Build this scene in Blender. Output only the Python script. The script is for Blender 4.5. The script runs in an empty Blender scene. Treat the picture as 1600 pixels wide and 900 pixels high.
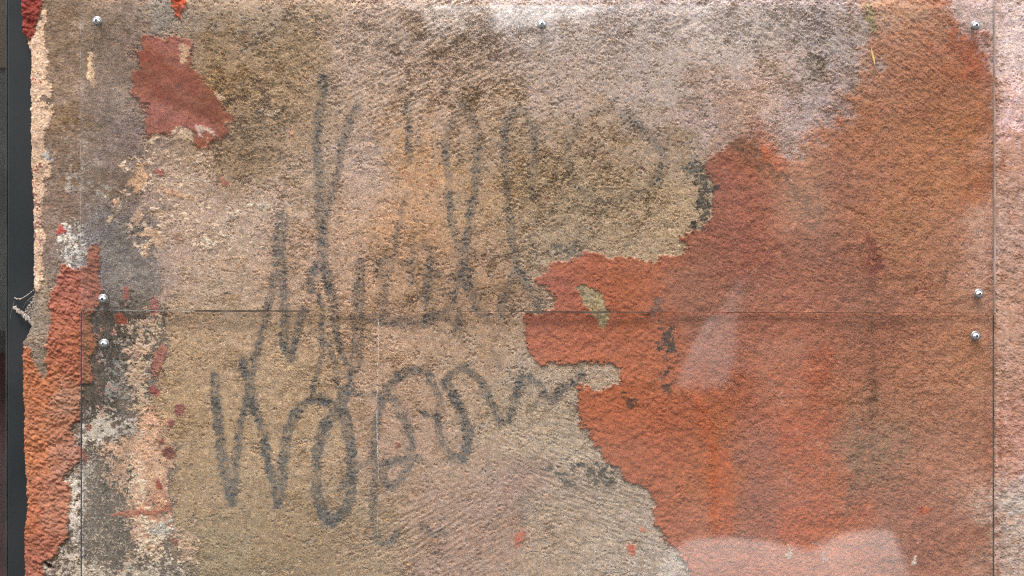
import bpy, bmesh, math, random
import numpy as np
random.seed(7)
sc = bpy.context.scene
C = sc.collection

# ------------------------------------------------------------------ camera, sky, sun, exposure
S = 1.3 / 1600.0            # metres of wall per photo pixel
D = 1.55                    # camera to wall
ZC = 1.5                    # camera height
cam_d = bpy.data.cameras.new('camera'); cam = bpy.data.objects.new('camera', cam_d); C.objects.link(cam)
cam.location = (0, -D, ZC); cam.rotation_euler = (math.radians(90), 0, 0)
cam_d.sensor_width = 36.0; cam_d.lens = 36.0 * D / 1.3
cam_d.clip_start = 0.02; cam_d.clip_end = 400
sc.camera = cam

SUN_EL, SUN_AZ = math.radians(62), math.radians(-14)     # azimuth from -Y towards -X
to_sun = (math.sin(SUN_AZ) * math.cos(SUN_EL), -math.cos(SUN_AZ) * math.cos(SUN_EL), math.sin(SUN_EL))
w = bpy.data.worlds.new('World'); sc.world = w; w.use_nodes = True
nt = w.node_tree; bg = nt.nodes['Background']
sky = nt.nodes.new('ShaderNodeTexSky'); sky.sky_type = 'NISHITA'; sky.sun_disc = False
sky.sun_elevation = SUN_EL; sky.sun_rotation = math.pi - SUN_AZ
sky.dust_density = 1.2; sky.air_density = 1.0; sky.ozone_density = 0.6
hs = nt.nodes.new('ShaderNodeHueSaturation'); hs.inputs['Saturation'].default_value = 0.03   # overcast: nearly white
nt.links.new(sky.outputs[0], hs.inputs['Color']); nt.links.new(hs.outputs[0], bg.inputs[0])
bg.inputs[1].default_value = 0.15
sl = bpy.data.lights.new('sun', 'SUN'); sl.energy = 1.2; sl.angle = math.radians(18); sl.color = (1, 0.96, 0.9)
so = bpy.data.objects.new('sun', sl); C.objects.link(so); so.location = (-2, -4, 8)
from mathutils import Vector, Matrix
so.rotation_euler = Vector(to_sun).to_track_quat('Z', 'Y').to_euler()
sc.view_settings.view_transform = 'Standard'; sc.view_settings.look = 'None'
sc.view_settings.gamma = 1.0; sc.view_settings.exposure = 0.0
sc.cycles.use_denoising = False
sc.cycles.transparent_max_bounces = 16; sc.cycles.max_bounces = 6
sc.cycles.pixel_filter_type = 'BLACKMAN_HARRIS'; sc.cycles.filter_width = 1.1
EXPOSURE = 1.50
sc.view_settings.exposure = EXPOSURE
OUTSIDE = 0.80
ALB = 0.85                  # photo colour -> surface albedo

def wx(px, t=0.0): return (px - 800) * S * (D - t) / D      # t: metres in front of the wall
def wz(py, t=0.0): return ZC + (450 - py) * S * (D - t) / D

# ------------------------------------------------------------------ helpers
def tag(o, label=None, cat=None, group=None, kind=None):
    if label: o['label'] = label
    if cat: o['category'] = cat
    if group: o['group'] = group
    if kind: o['kind'] = kind
    return o
def empty(name, loc=(0, 0, 0)):
    o = bpy.data.objects.new(name, None); C.objects.link(o); o.location = loc; o.empty_display_size = 0.05
    return o
def link(name, me, mat, parent=None):
    o = bpy.data.objects.new(name, me); C.objects.link(o)
    if mat: me.materials.append(mat)
    if parent:
        o.parent = parent
        bpy_m = Matrix.Translation(parent.location); o.matrix_parent_inverse = bpy_m.inverted()
    return o
def bm_obj(name, bm, mat, parent=None, smooth=False):
    bmesh.ops.recalc_face_normals(bm, faces=bm.faces)
    me = bpy.data.meshes.new(name); bm.to_mesh(me); bm.free()
    if smooth: me.polygons.foreach_set('use_smooth', [True] * len(me.polygons))
    return link(name, me, mat, parent)
def add_box(bm, x0, x1, y0, y1, z0, z1, bev=0.0):
    r = bmesh.ops.create_cube(bm, size=1)
    for v in r['verts']:
        v.co = ((x0 + x1) / 2 + v.co.x * (x1 - x0), (y0 + y1) / 2 + v.co.y * (y1 - y0), (z0 + z1) / 2 + v.co.z * (z1 - z0))
    if bev:
        es = list({e for v in r['verts'] for e in v.link_edges})
        bmesh.ops.bevel(bm, geom=es, offset=bev, segments=2, affect='EDGES', profile=0.5)
def box(name, b, mat, parent=None, bev=0.0):
    bm = bmesh.new(); add_box(bm, *b, bev=bev); return bm_obj(name, bm, mat, parent)

def new_mat(name):
    m = bpy.data.materials.new(name); m.use_nodes = True
    return m, m.node_tree, m.node_tree.nodes['Principled BSDF']
def noise_mat(name, c1, c2, scale, rough=0.8, metal=0.0, bump=0.0, spec=0.4):
    m, t, p = new_mat(name)
    tc = t.nodes.new('ShaderNodeTexCoord'); n = t.nodes.new('ShaderNodeTexNoise')
    n.inputs['Scale'].default_value = scale; n.inputs['Detail'].default_value = 6
    t.links.new(tc.outputs['Object'], n.inputs['Vector'])
    r = t.nodes.new('ShaderNodeValToRGB'); r.color_ramp.elements[0].position = 0.3; r.color_ramp.elements[1].position = 0.7
    r.color_ramp.elements[0].color = (*c1, 1); r.color_ramp.elements[1].color = (*c2, 1)
    t.links.new(n.outputs['Fac'], r.inputs['Fac']); t.links.new(r.outputs[0], p.inputs['Base Color'])
    p.inputs['Roughness'].default_value = rough; p.inputs['Metallic'].default_value = metal
    p.inputs['Specular IOR Level'].default_value = spec
    if bump:
        b = t.nodes.new('ShaderNodeBump'); b.inputs['Strength'].default_value = 0.6; b.inputs['Distance'].default_value = bump
        t.links.new(n.outputs['Fac'], b.inputs['Height']); t.links.new(b.outputs[0], p.inputs['Normal'])
    return m

# ------------------------------------------------------------------ noise tiles (periodic, one texel = one photo pixel)
T = 2048
rng = np.random.default_rng(11)
FX = np.fft.rfftfreq(T)[None, :].astype(np.float32); FY = np.fft.fftfreq(T)[:, None].astype(np.float32)
FR = np.sqrt(FX * FX + FY * FY); FR[0, 0] = 1e-4
def tile(weight):
    n = np.fft.rfft2(rng.standard_normal((T, T)).astype(np.float32)) * weight
    a = np.fft.irfft2(n, s=(T, T)).astype(np.float32)
    return (a - a.mean()) / a.std()
def band(lam, bw=0.45):
    return tile(np.exp(-(np.log(FR * lam) / bw) ** 2 / 2))
def fbm(beta, lo=600.0, hi=2.5):
    return tile(FR ** (-beta) * (1 / (1 + (1 / (FR * lo)) ** 4)) * np.exp(-(FR * hi * 0.45) ** 2))
def aniso(deg, lam, bw, along):
    a = math.radians(deg); u = FX * math.cos(a) + FY * math.sin(a); v = -FX * math.sin(a) + FY * math.cos(a)
    return tile(np.exp(-(np.log((np.abs(v) + 1e-5) * lam) / bw) ** 2 / 2) * np.exp(-(u * along) ** 2 / 2))
N_big = fbm(1.9, 500, 6); N_mid = fbm(1.3, 120, 3); N_rag = fbm(1.1, 40, 2)
N_g6 = band(4.8, 0.35); N_g11 = band(8.5, 0.4); N_g28 = band(28, 0.4); N_white = band(3.0, 0.35)
A_up = aniso(-28, 9, 0.5, 34); A_dn = aniso(22, 9, 0.5, 34); A_dn2 = aniso(40, 10, 0.5, 26); A_h = aniso(6, 7, 0.45, 12)
A_v = aniso(90, 16, 0.7, 160)

# ------------------------------------------------------------------ the wall grid
STEP = 1.25
def axis(lo, hi, flo, fhi):
    mid = list(np.arange(flo, fhi + 0.1, STEP)); a = []; s = STEP; x = flo
    while x > lo:
        s = min(s * 1.09, 45); x -= s; a.append(x)
    b = []; s = STEP; x = mid[-1]
    while x < hi:
        s = min(s * 1.09, 45); x += s; b.append(x)
    return np.array(a[::-1] + mid + b, dtype=np.float32)
GX = axis(-8, 4200, -8, 1612); GY = axis(-2100, 2290, -12, 912)
NX, NY = len(GX), len(GY)
X = np.broadcast_to(GX[None, :], (NY, NX)); Y = np.broadcast_to(GY[:, None], (NY, NX))
def smp(t, sc_=1.0, ox=0.0, oy=0.0):
    u = (GX * sc_ + ox) % T; v = (GY * sc_ + oy) % T
    i = np.floor(u).astype(int) % T; j = np.floor(v).astype(int) % T
    fu = (u - np.floor(u))[None, :].astype(np.float32); fv = (v - np.floor(v))[:, None].astype(np.float32)
    i2 = (i + 1) % T; j2 = (j + 1) % T
    return ((t[np.ix_(j, i)] * (1 - fu) + t[np.ix_(j, i2)] * fu) * (1 - fv) + (t[np.ix_(j2, i)] * (1 - fu) + t[np.ix_(j2, i2)] * fu) * fv)
n_big, n_mid, n_rag = smp(N_big), smp(N_mid), smp(N_rag)
n_mid2, n_rag2, n_big2 = smp(N_mid, 1, 700, 300), smp(N_rag, 1, 900, 1200), smp(N_big, 1, 1000, 500)
n_rag3 = smp(N_rag, 1.6, 50, 60); n_wh = smp(N_white)
g6, g11, g28, g18 = smp(N_g6), smp(N_g11), smp(N_g28), smp(N_g28, 1.55, 300, 900)
aup, adn, adn2, ah, av = smp(A_up), smp(A_dn), smp(A_dn2), smp(A_h), smp(A_v)

def sl_box(xs, ys, m):
    i0, i1 = np.searchsorted(GX, [min(xs) - m, max(xs) + m]); j0, j1 = np.searchsorted(GY, [min(ys) - m, max(ys) + m])
    return slice(j0, max(j1, j0 + 1)), slice(i0, max(i1, i0 + 1))
def seg_d2(x, y, a, b):
    dx, dy = b[0] - a[0], b[1] - a[1]; L = dx * dx + dy * dy + 1e-9
    t = np.clip(((x - a[0]) * dx + (y - a[1]) * dy) / L, 0, 1)
    return (x - a[0] - t * dx) ** 2 + (y - a[1] - t * dy) ** 2, t
def poly(pts, rag=3.0, mid=2.0, off=0):
    """signed distance (px, + inside) to a closed outline with a torn edge; returns (slice, sd)"""
    s = sl_box([p[0] for p in pts], [p[1] for p in pts], 30)
    r1, r2, m1, m2 = (n_rag, n_rag2, n_mid, n_mid2) if off == 0 else (n_rag2, n_rag, n_mid2, n_mid)
    x = X[s] + r1[s] * rag * 0.6 + m1[s] * mid; y = Y[s] + r2[s] * rag * 0.6 + m2[s] * mid
    d = np.full(x.shape, 1e9, np.float32); ins = np.zeros(x.shape, bool)
    for a, b in zip(pts, pts[1:] + pts[:1]):
        d2, _ = seg_d2(x, y, a, b); d = np.minimum(d, d2)
        if a[1] != b[1]:
            c = ((a[1] > y) != (b[1] > y)) & (x < (b[0] - a[0]) * (y - a[1]) / (b[1] - a[1]) + a[0]); ins ^= c
    d = np.sqrt(d)
    return s, np.where(ins, d, -d)
def ell(cx, cy, rx, ry, rot=0.0, rag=1.5):
    k = 14; a = math.radians(rot)
    return poly([(cx + rx * math.cos(q) * math.cos(a) - ry * math.sin(q) * math.sin(a), cy + rx * math.cos(q) * math.sin(a) + ry * math.sin(q) * math.cos(a))
                 for q in [2 * math.pi * i / k for i in range(k)]], rag, rag * 0.6)
def sm(v, a, b):
    t = np.clip((v - a) / (b - a), 0, 1); return t * t * (3 - 2 * t)
def lin(c):
    c = np.asarray(c, np.float32) / 255.0
    return np.where(c <= 0.04045, c / 12.92, ((c + 0.055) / 1.055) ** 2.4).astype(np.float32)
def field(cps, soft=34.0):
    """smooth colour map through measured points, on a coarse lattice"""
    gx = np.arange(-100, 1720, 20.0); gy = np.arange(-100, 1020, 20.0)
    acc = np.zeros((len(gy), len(gx), 3)); ws = np.zeros((len(gy), len(gx), 1))
    for (px, py, c) in cps:
        wgt = 1 / ((gx[None, :] - px) ** 2 + (gy[:, None] - py) ** 2 + soft ** 2) ** 2.2
        acc += wgt[..., None] * lin(c); ws += wgt[..., None]
    f = (acc / ws).astype(np.float32)
    u = np.clip((X + n_mid * 9 + n_big * 10 + 100) / 20, 0, len(gx) - 1.001); v = np.clip((Y + n_mid2 * 9 + n_big2 * 10 + 100) / 20, 0, len(gy) - 1.001)
    i = u.astype(int); j = v.astype(int); fu = (u - i)[..., None]; fv = (v - j)[..., None]
    return (f[j, i] * (1 - fu) + f[j, i + 1] * fu) * (1 - fv) + (f[j + 1, i] * (1 - fu) + f[j + 1, i + 1] * fu) * fv

BEIGE = [(100,60,(125,102,78)),(100,200,(130,106,80)),(100,330,(128,104,80)),(180,80,(128,104,86)),(180,200,(132,110,94)),(170,290,(116,95,74)),
 (170,370,(124,115,106)),(190,430,(134,122,114)),(240,60,(146,126,106)),(330,60,(150,120,85)),(350,130,(158,124,84)),(430,80,(160,130,94)),(300,20,(150,128,104)),
 (420,30,(160,136,110)),(560,80,(176,148,124)),(700,30,(190,168,146)),(850,30,(190,170,152)),(1000,40,(180,160,143)),(1150,40,(176,157,141)),(1280,50,(165,146,132)),
 (700,120,(176,146,118)),(850,120,(176,150,128)),(1000,110,(174,151,132)),(1120,150,(178,148,130)),(1200,150,(188,154,130)),(1260,150,(166,141,128)),
 (380,250,(148,118,80)),(330,240,(156,126,90)),(290,290,(180,150,122)),(400,330,(186,154,124)),(450,200,(165,134,98)),(470,280,(172,142,108)),(560,250,(182,152,124)),(640,250,(190,145,98)),(640,330,(186,140,96)),
 (750,300,(176,140,98)),(850,300,(166,136,96)),(950,300,(166,138,100)),(1050,300,(176,146,106)),(950,200,(168,138,104)),(1060,220,(164,136,104)),(800,200,(168,138,104)),
 (330,430,(180,150,116)),(260,400,(178,146,116)),(450,430,(188,152,116)),(540,420,(186,150,116)),(600,430,(178,138,98)),(750,430,(168,130,93)),(850,390,(164,138,104)),
 (300,530,(174,142,102)),(450,540,(174,142,102)),(600,540,(180,144,108)),(750,540,(176,143,107)),(820,580,(170,146,115)),
 (300,650,(172,140,98)),(450,680,(170,139,99)),(650,700,(174,139,106)),(800,660,(172,146,112)),(880,700,(170,146,114)),
 (300,760,(162,132,92)),(450,830,(152,124,85)),(600,830,(162,134,98)),(700,800,(166,133,104)),(800,760,(161,130,104)),(850,830,(166,139,107)),
 (950,830,(164,141,111)),(1000,860,(172,151,124)),(330,880,(150,126,88)),(720,880,(158,125,98)),(1520,20,(184,156,140)),(1580,60,(200,175,158)),(1590,150,(204,168,150))]
RED = [(860,440,(192,94,70)),(900,420,(194,92,60)),(980,450,(192,92,58)),(900,530,(199,100,70)),(1000,560,(199,98,64)),(960,650,(196,92,56)),(1030,700,(193,90,56)),
 (1000,740,(191,92,60)),(1080,800,(192,98,68)),(1130,290,(174,84,62)),(1130,350,(172,86,64)),(1200,330,(165,84,62)),(1160,400,(164,84,65)),(1100,450,(172,96,72)),
 (1180,220,(148,82,62)),(1203,243,(200,103,60)),(1250,270,(184,104,72)),(1255,320,(182,110,80)),(1300,300,(163,93,72)),(1350,220,(178,100,68)),(1330,150,(174,108,82)),
 (1420,70,(184,108,78)),(1400,30,(188,126,100)),(1500,70,(165,75,45)),(1450,130,(170,98,68)),(1520,200,(175,97,60)),(1450,250,(185,108,74)),(1530,300,(170,89,55)),
 (1400,350,(178,106,74)),(1450,420,(174,102,74)),(1300,420,(158,88,67)),(1250,480,(174,92,66)),(1350,500,(164,93,70)),(1450,530,(177,105,78)),(1530,560,(177,102,70)),
 (1150,560,(178,96,74)),(1100,620,(190,93,62)),(1200,600,(180,88,58)),(1180,680,(173,92,70)),(1122,760,(190,92,48)),(1125,690,(190,92,50)),(1180,780,(163,86,66)),(1250,720,(185,91,57)),(1290,800,(185,89,55)),
 (1370,700,(158,102,77)),(1450,700,(177,105,78)),(1400,800,(164,92,70)),(1530,700,(174,98,68)),(1520,850,(164,86,59)),(1450,850,(166,92,70)),(1200,880,(184,100,76)),
 (1575,250,(212,138,112)),(1580,350,(206,142,120)),(1580,450,(200,130,104)),(1580,560,(208,138,112)),(1580,700,(212,134,112)),(1580,800,(214,166,146)),(1580,870,(204,150,128))]
col = field(BEIGE) * (np.array([1.24, 1.30, 1.66], np.float32) - sm(-Y, -260, -110)[..., None] * np.array([-0.04, -0.02, 0.12], np.float32))
# blotchy ochre / grey stains over the bare render
st = sm(n_mid2 + 0.6 * n_big, 0.6, 2.0)[..., None] * 0.35
col = col * (1 - st) + st * lin((150, 112, 66))
st = sm(n_mid - 0.5 * n_big2, 0.9, 2.2)[..., None] * 0.30
col = col * (1 - st) + st * lin((150, 138, 128))
ID = np.zeros((NY, NX), np.int16)
parts = [('bare_render', 'rough sandy beige render left bare by the lost paint')]
hgt = np.zeros((NY, NX), np.float32)         # metres towards the viewer
mm = 0.001

def reg(cx, cy, rx, ry):
    return np.exp(-(((X - cx) / rx) ** 2 + ((Y - cy) / ry) ** 2)).astype(np.float32)
# relief of the bare render: sand grain, trowel ridges, pits
dens = 0.75 + 0.5 * reg(620, 120, 330, 160) + 0.6 * reg(1150, 40, 220, 110) + 0.5 * reg(390, 170, 90, 150) + 0.4 * reg(900, 300, 220, 160) - 0.35 * reg(120, 200, 90, 260)
dens = dens * np.clip(0.82 + 0.30 * n_big2 + 0.12 * n_mid, 0.4, 1.35)
hgt += n_big * 1.5 * mm + g28 * 0.35 * mm * dens
clus = 0.55 + 0.75 * sm(n_mid2 + 0.5 * n_big, -0.6, 1.2)
hgt += dens * clus * mm * ((np.abs(g6) - 0.8) * 0.85 + (np.abs(g11) - 0.8) * 0.30 + (np.abs(g18) - 0.8) * 0.12 + ah * 0.06 + n_wh * 0.36 + n_rag * 0.12)
r_up = reg(700, 110, 190, 130) + reg(690, 830, 150, 90); r_dn = reg(900, 720, 150, 110) + 0.6 * reg(980, 840, 120, 70) + 0.5 * reg(650, 360, 90, 70)
r_d2 = reg(1150, 30, 230, 100) + 0.8 * reg(1290, 90, 70, 90)
hgt += mm * (np.clip(aup, -2, 2) * 0.34 * r_up + np.clip(adn, -2, 2) * 0.26 * r_dn + np.clip(adn2, -2, 2) * 0.25 * r_d2)
pz = np.clip(0.25 + reg(640, 90, 260, 120) + reg(400, 160, 110, 150) + 0.8 * reg(950, 250, 200, 150) + reg(700, 430, 200, 90) + reg(1180, 60, 170, 100), 0, 1.2)
crz = np.exp(-((g18 + 0.35 * g11) / 0.16) ** 2) * sm(n_mid + 0.4 * n_big2, 0.35, 1.0)
hgt -= mm * (0.25 + 0.75 * pz) * crz
pit = n_rag3 * 0.8 + g11 * 0.45 + n_mid * 0.5 + 0.35 * g28
hgt -= mm * 2.0 * sm(pit, 1.75 - 0.55 * pz, 2.05 - 0.55 * pz)
hgt -= mm * 0.8 * pz * sm(n_rag2 + 0.5 * n_mid2, 1.0, 1.5)

def over(s, sd, colour, name=None, label=None, lift=0.0, edge=2.0, soft=1.5, var=0.10, alpha=1.0, relief=None, own=True):
    """lay a coat of paint or skim of plaster on the wall: colour, thickness and its own surface"""
    global col
    m = sm(sd, -soft, soft) * alpha; m3 = m[..., None]
    c = colour if isinstance(colour, np.ndarray) and colour.ndim == 3 else lin(colour)[None, None, :] * np.exp(var * n_mid2[s] + 0.5 * var * n_rag[s])[..., None]
    col[s] = col[s] * (1 - m3) + c * m3
    if relief is not None:
        k = sm(sd, -edge, edge) * alpha; hgt[s] = hgt[s] * (1 - k) + relief[s] * k
    if lift:
        hgt[s] += lift * mm * sm(sd, -edge * 0.6, edge * 0.6)
        if lift > 1: hgt[s] += 0.8 * mm * np.exp(-((sd - 2.6) / 2.2) ** 2) * np.clip(0.5 + 0.6 * n_mid[s], 0, 1.4) - 0.6 * mm * np.exp(-((sd + 3.0) / 2.2) ** 2)
    if name:
        if (name, label) in parts: i = parts.index((name, label))
        else: parts.append((name, label)); i = len(parts) - 1
        sub = ID[s]; sub[(sd > 0)] = i

# ---- big terracotta coat on the right
red_edge = [(1065,397),(1055,401),(1032,400),(1025,410),(1010,407),(987,401),(950,405),(940,397),(917,395),(905,397),(900,404),(860,407),(855,422),(831,434),(836,442),(848,447),
 (858,455),(866,462),(868,476),(858,480),(850,487),(815,490),(822,507),(820,532),(827,550),(845,574),(862,570),(907,567),(955,568),(972,577),(970,600),(940,607),(930,612),(917,606),(902,597),
 (907,612),(900,625),(902,650),(910,667),(922,677),(930,695),(947,722),(962,730),(975,747),(997,760),(1015,770),(1027,785),(1017,797),(1025,815),(1035,832),(1042,847),(1062,862),
 (1076,885),(1090,920),(1120,1000),(1100,1300),(1080,3000),(5200,3000),(5200,215),(1640,215),(1562,208),(1560,150),(1545,68),(1515,50),(1490,30),(1475,0),(1480,-60),(1345,-60),
 (1345,0),(1365,30),(1375,60),(1345,100),(1320,150),(1300,190),(1262,215),(1255,250),(1235,255),(1215,240),(1200,225),(1185,203),(1150,207),(1135,228),(1105,249),(1099,262),
 (1104,275),(1117,295),(1112,315),(1112,340),(1100,352),(1092,362),(1070,365),(1060,375),(1072,385)]
s, sd = poly(red_edge, 3.2, 1.6)
up = sm(-Y[s], -330, -235) * sm(X[s], 1120, 1180)         # the upper edge is worn thin, not torn
sd_soft = (sd + up * (n_mid[s] * 9 + n_rag2[s] * 3)) / (1 + up * 22)
rgt = sm(X + 60 * n_big, 1080, 1200)
red_rel = mm * (n_big * 1.5 + g28 * 0.32 + (np.abs(g18) - 0.8) * (0.45 - 0.28 * rgt) + (np.abs(g11) - 0.8) * (0.32 - 0.02 * rgt) + (np.abs(g6) - 0.8) * (0.26 + 0.36 * rgt) + n_wh * (0.14 + 0.14 * rgt) + n_rag * (0.08 + 0.12 * rgt) - 1.3 * sm(n_rag3 * .8 + n_mid * .6 + .4 * g11, 2.0, 2.3) + np.clip(adn, -2, 2) * 0.06 + np.clip(adn2, -2, 2) * 0.35 * reg(1430, 90, 110, 100)
                + np.clip(aup, -2, 2) * 0.14 * reg(1300, 800, 120, 140))
redc = field(RED, 26) * np.array([0.86, 1.26, 1.46], np.float32) * (1 + (sm(X, 1080, 1250) * (X < 1552))[..., None] * np.array([0.24, 0.16, 0.10], np.float32))  # lightened at right behind the sheet, part of its haze painted in
st = sm(n_mid + 0.5 * n_rag2, 0.8, 2.2)[..., None] * 0.26 * sm(X, 1060, 1140)[..., None]
redc = redc * (1 - st) + st * lin((142, 88, 68))
st = sm(n_mid2 + 0.6 * n_rag, 1.0, 2.3)[..., None] * 0.22 * sm(X, 1060, 1140)[..., None]
redc = redc * (1 - st) + st * lin((206, 140, 108))
st = sm(av + 0.4 * n_rag, 1.0, 2.4)[..., None] * 0.30 * sm(X, 1250, 1330)[..., None]
redc = redc * (1 - st) + st * lin((120, 88, 70))
over(s, np.where(up > 0.02, sd_soft, sd), redc[s], 'terracotta_coat', 'worn orange red coat covering the right half of the wall', 2.2, 1.5, 1.0, relief=red_rel)
# beige tongue knocked through the red coat
for hole in ([(897,447),(908,444),(922,450),(937,455),(945,468),(947,480),(950,490),(947,505),(945,511),(936,511),(931,500),(925,485),(915,478),(908,475),(912,465),(905,458)],
             [(1355,2),(1368,20),(1372,48),(1362,52),(1350,30)]):
    s, sd = poly(hole, 2.2, 1.0)
    over(s, sd, (172, 152, 120), None, None, -1.6, 2.0); sub = ID[s]; sub[sd > 0] = 0
# paint lap lines: a deeper orange band and a greyer skim over it
for pts, c, a, nm, lb in (
    ([(1082,600),(1112,660),(1116,700),(1143,705),(1146,760),(1150,842),(1105,846),(1104,700),(1092,680)], (196,98,58), 0.5, 'orange_overpaint', 'deep orange overlap band with a straight right edge'),
    ([(1185,222),(1204,226),(1225,246),(1232,262),(1215,275),(1196,250)], (204,110,70), 0.7, 'orange_overpaint', 'small bright orange patch under the pale plaster'),
    ([(1215,640),(1240,655),(1290,640),(1300,690),(1282,735),(1250,760),(1235,720),(1205,730)], (192,96,62), 0.32, 'orange_overpaint', 'blotchy bright orange wear low on the red coat'),
    ([(1250,548),(1290,540),(1310,570),(1285,602),(1248,590)], (194,98,64), 0.35, 'orange_overpaint', 'round bright orange blotch right of centre'),
    ([(1210,780),(1300,770),(1300,840),(1270,880),(1225,860)], (188,94,60), 0.3, 'orange_overpaint', 'orange blotch near the bottom edge of the photo'),
    ([(1350,362),(1362,375),(1374,392),(1376,420),(1362,440),(1348,420)], (140,72,62), 0.75, None, None),
    ([(1112,152),(1180,130),(1182,205),(1150,206),(1108,250),(1098,240),(1120,210)], (182,146,128), 0.7, None, None)):
    s, sd = poly(pts, 4, 3); over(s, sd, c, nm, lb, 0.25 if nm else 0, 3, 5 if nm else 6, alpha=a)
# brown water stain running down to the right
for path, wd, c, a in (([(1148,222),(1172,238),(1196,262),(1225,282),(1250,310),(1272,345)], 13, (110,82,66), 0.75), ([(1360,400),(1360,700)], 10, (120,84,66), 0.35),
                       ([(1362,560),(1365,600),(1361,680)], 6, (96,70,58), 0.6), ([(1344,690),(1338,740),(1325,800)], 9, (116,92,72), 0.6),
                       ([(1478,405),(1476,450)], 2.6, (84,62,54), 0.75), ([(1275,240),(1278,340)], 5, (140,92,76), 0.5), ([(1440,500),(1500,470)], 4, (124,74,56), 0.4),
                       ([(1545,90),(1546,900)], 8, (146,74,50), 0.45)):
    s = sl_box([p[0] for p in path], [p[1] for p in path], wd * 2 + 10); d = np.full(X[s].shape, 1e9, np.float32)
    for a_, b_ in zip(path, path[1:]):
        d = np.minimum(d, seg_d2(X[s] + n_mid[s] * 3 + n_rag[s], Y[s] + n_mid2[s] * 2, a_, b_)[0])
    m = (np.exp(-d / (wd * wd)) * a * np.clip(0.75 + 0.4 * n_rag2[s], 0, 1))[..., None]; col[s] = col[s] * (1 - m) + m * lin(c)

for path, wd, c, a in (([(1557,190),(1558,480),(1556,905)], 3.5, (222,186,168), 0.65), ([(1569,470),(1572,600),(1570,760)], 2.5, (220,180,162), 0.6), ([(1566,40),(1563,180)], 4, (206,186,172), 0.5), ([(1588,90),(1598,120)], 4, (150,130,120), 0.6)):
    s = sl_box([p[0] for p in path], [p[1] for p in path], wd * 2 + 10); d = np.full(X[s].shape, 1e9, np.float32)
    for a_, b_ in zip(path, path[1:]): d = np.minimum(d, seg_d2(X[s] + n_rag[s] * 1.5, Y[s], a_, b_)[0])
    m = (np.exp(-d / (wd * wd)) * a * np.clip(0.55 + 0.6 * n_rag2[s] + 0.3 * n_mid[s], 0, 1))[..., None]; col[s] = col[s] * (1 - m) + m * lin(c)
# ---- brown skim coat at the left, grey skim below it
BRN = [(60,-200),(225,-200),(215,30),(208,60),(205,110),(208,150),(220,190),(215,240),(215,275),(200,300),(190,330),(165,345),(150,380),(140,384),(120,345),(98,405),(88,430),(60,460),(50,400),(50,100)]
s, sd = poly(BRN, 5, 5)
smooth_rel = mm * (n_big * 1.4 + g28 * 0.15 + (np.abs(g11) - 0.8) * 0.3 + (np.abs(g6) - 0.8) * 0.5 + n_wh * 0.1)
over(s, sd, col[s] * np.exp(0.06 * n_mid[s])[..., None], 'brown_skim', 'thin dull brown skim coat down the upper left side', 0.5, 4, 3, relief=smooth_rel)
s, sd = poly([(150,372),(200,330),(238,352),(242,400),(240,450),(250,475),(215,480),(165,472),(160,430),(157,395)], 6, 5)
over(s, sd, (132,121,114), 'grey_skim', 'smeared lilac grey skim above the seam at left', 0.3, 4, 5, alpha=0.85, relief=smooth_rel)

n_rag4 = smp(N_rag, 2.3, 800, 640)
SPK = n_rag3 * 0.32 + n_rag * 0.80 + n_mid * 0.30 + n_rag4 * 0.12      # fine ragged speckle
def speck(pts, colour, thr=0.0, k=6.0, name=None, label=None, lift=0.5, a=1.0, soft=0.8):
    s, sd = poly(pts, 5, 4, 1)
    f = np.minimum(sd, 14) / 14 * 1.6 + SPK[s] + 0.5 * n_mid2[s] - thr
    f = np.where(sd < -12, -9, f)
    over(s, f * k, colour, name, label, lift, 3.0, soft * 2.0, 0.12, a)
# decayed strip on the left: dark grey mortar, pale crumbs, peach plaster
speck([(48,425),(95,418),(88,450),(82,480),(76,530),(74,585),(68,596),(58,575),(50,545),(40,545),(20,480)], (150,131,114), -1.2, name='bare_mortar', label='grey beige wedge of bare mortar by the dark frame', lift=0.2)
speck([(128,600),(145,592),(150,540),(140,512),(150,478),(215,474),(250,490),(252,540),(236,600),(225,640),(215,655),(215,690),(262,700),(262,860),(300,900),(310,960),(300,1200),(60,1200),(66,905),(90,860),(110,810),(105,745),(130,715),(115,680),(118,660)], (126,110,98), -1.6, name='decayed_mortar', label='crumbling dark grey mortar strip left of the beige render', lift=-0.3)
speck([(150,468),(215,472),(200,500),(206,530),(188,560),(195,600),(190,640),(200,660),(160,682),(130,650),(128,600),(145,595),(148,560),(156,540),(140,510)], (86,77,68), 0.1, lift=0)
speck([(135,680),(180,680),(165,710),(163,730),(180,760),(202,775),(202,792),(165,800),(212,815),(212,842),(195,860),(150,850),(140,820),(136,790),(150,740),(140,720)], (88,78,69), 0.9, lift=0)
peach = 'peach coloured plaster remains beside the dark mortar'
speck([(205,545),(222,550),(236,560),(226,600),(232,640),(215,642),(205,600),(196,570)], (216,186,154), -0.5, name='peach_plaster', label='narrow cream plaster remnant below the left screws', lift=0.8)
speck([(165,690),(200,668),(230,655),(256,668),(258,700),(263,720),(256,740),(259,775),(257,800),(266,822),(250,850),(240,862),(214,845),(205,812),(200,770),(185,755),(165,735)], (210,168,140), -1.0, name='peach_plaster', label='large peach plaster remnant at the lower left', lift=0.9)
speck([(200,770),(262,770),(262,830),(230,850),(210,820)], (206,150,118), 0.3, lift=0)
speck([(256,800),(266,822),(296,832),(308,826),(305,872),(290,882),(270,846),(240,862),(200,905),(150,905),(170,880),(215,850)], (200,166,140), 0.4, name='peach_plaster', label='ragged peach plaster remnant at the bottom edge', lift=0.7)
speck([(155,540),(250,500),(250,640),(160,640)], (150,146,140), 1.5, lift=0.2)
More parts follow.
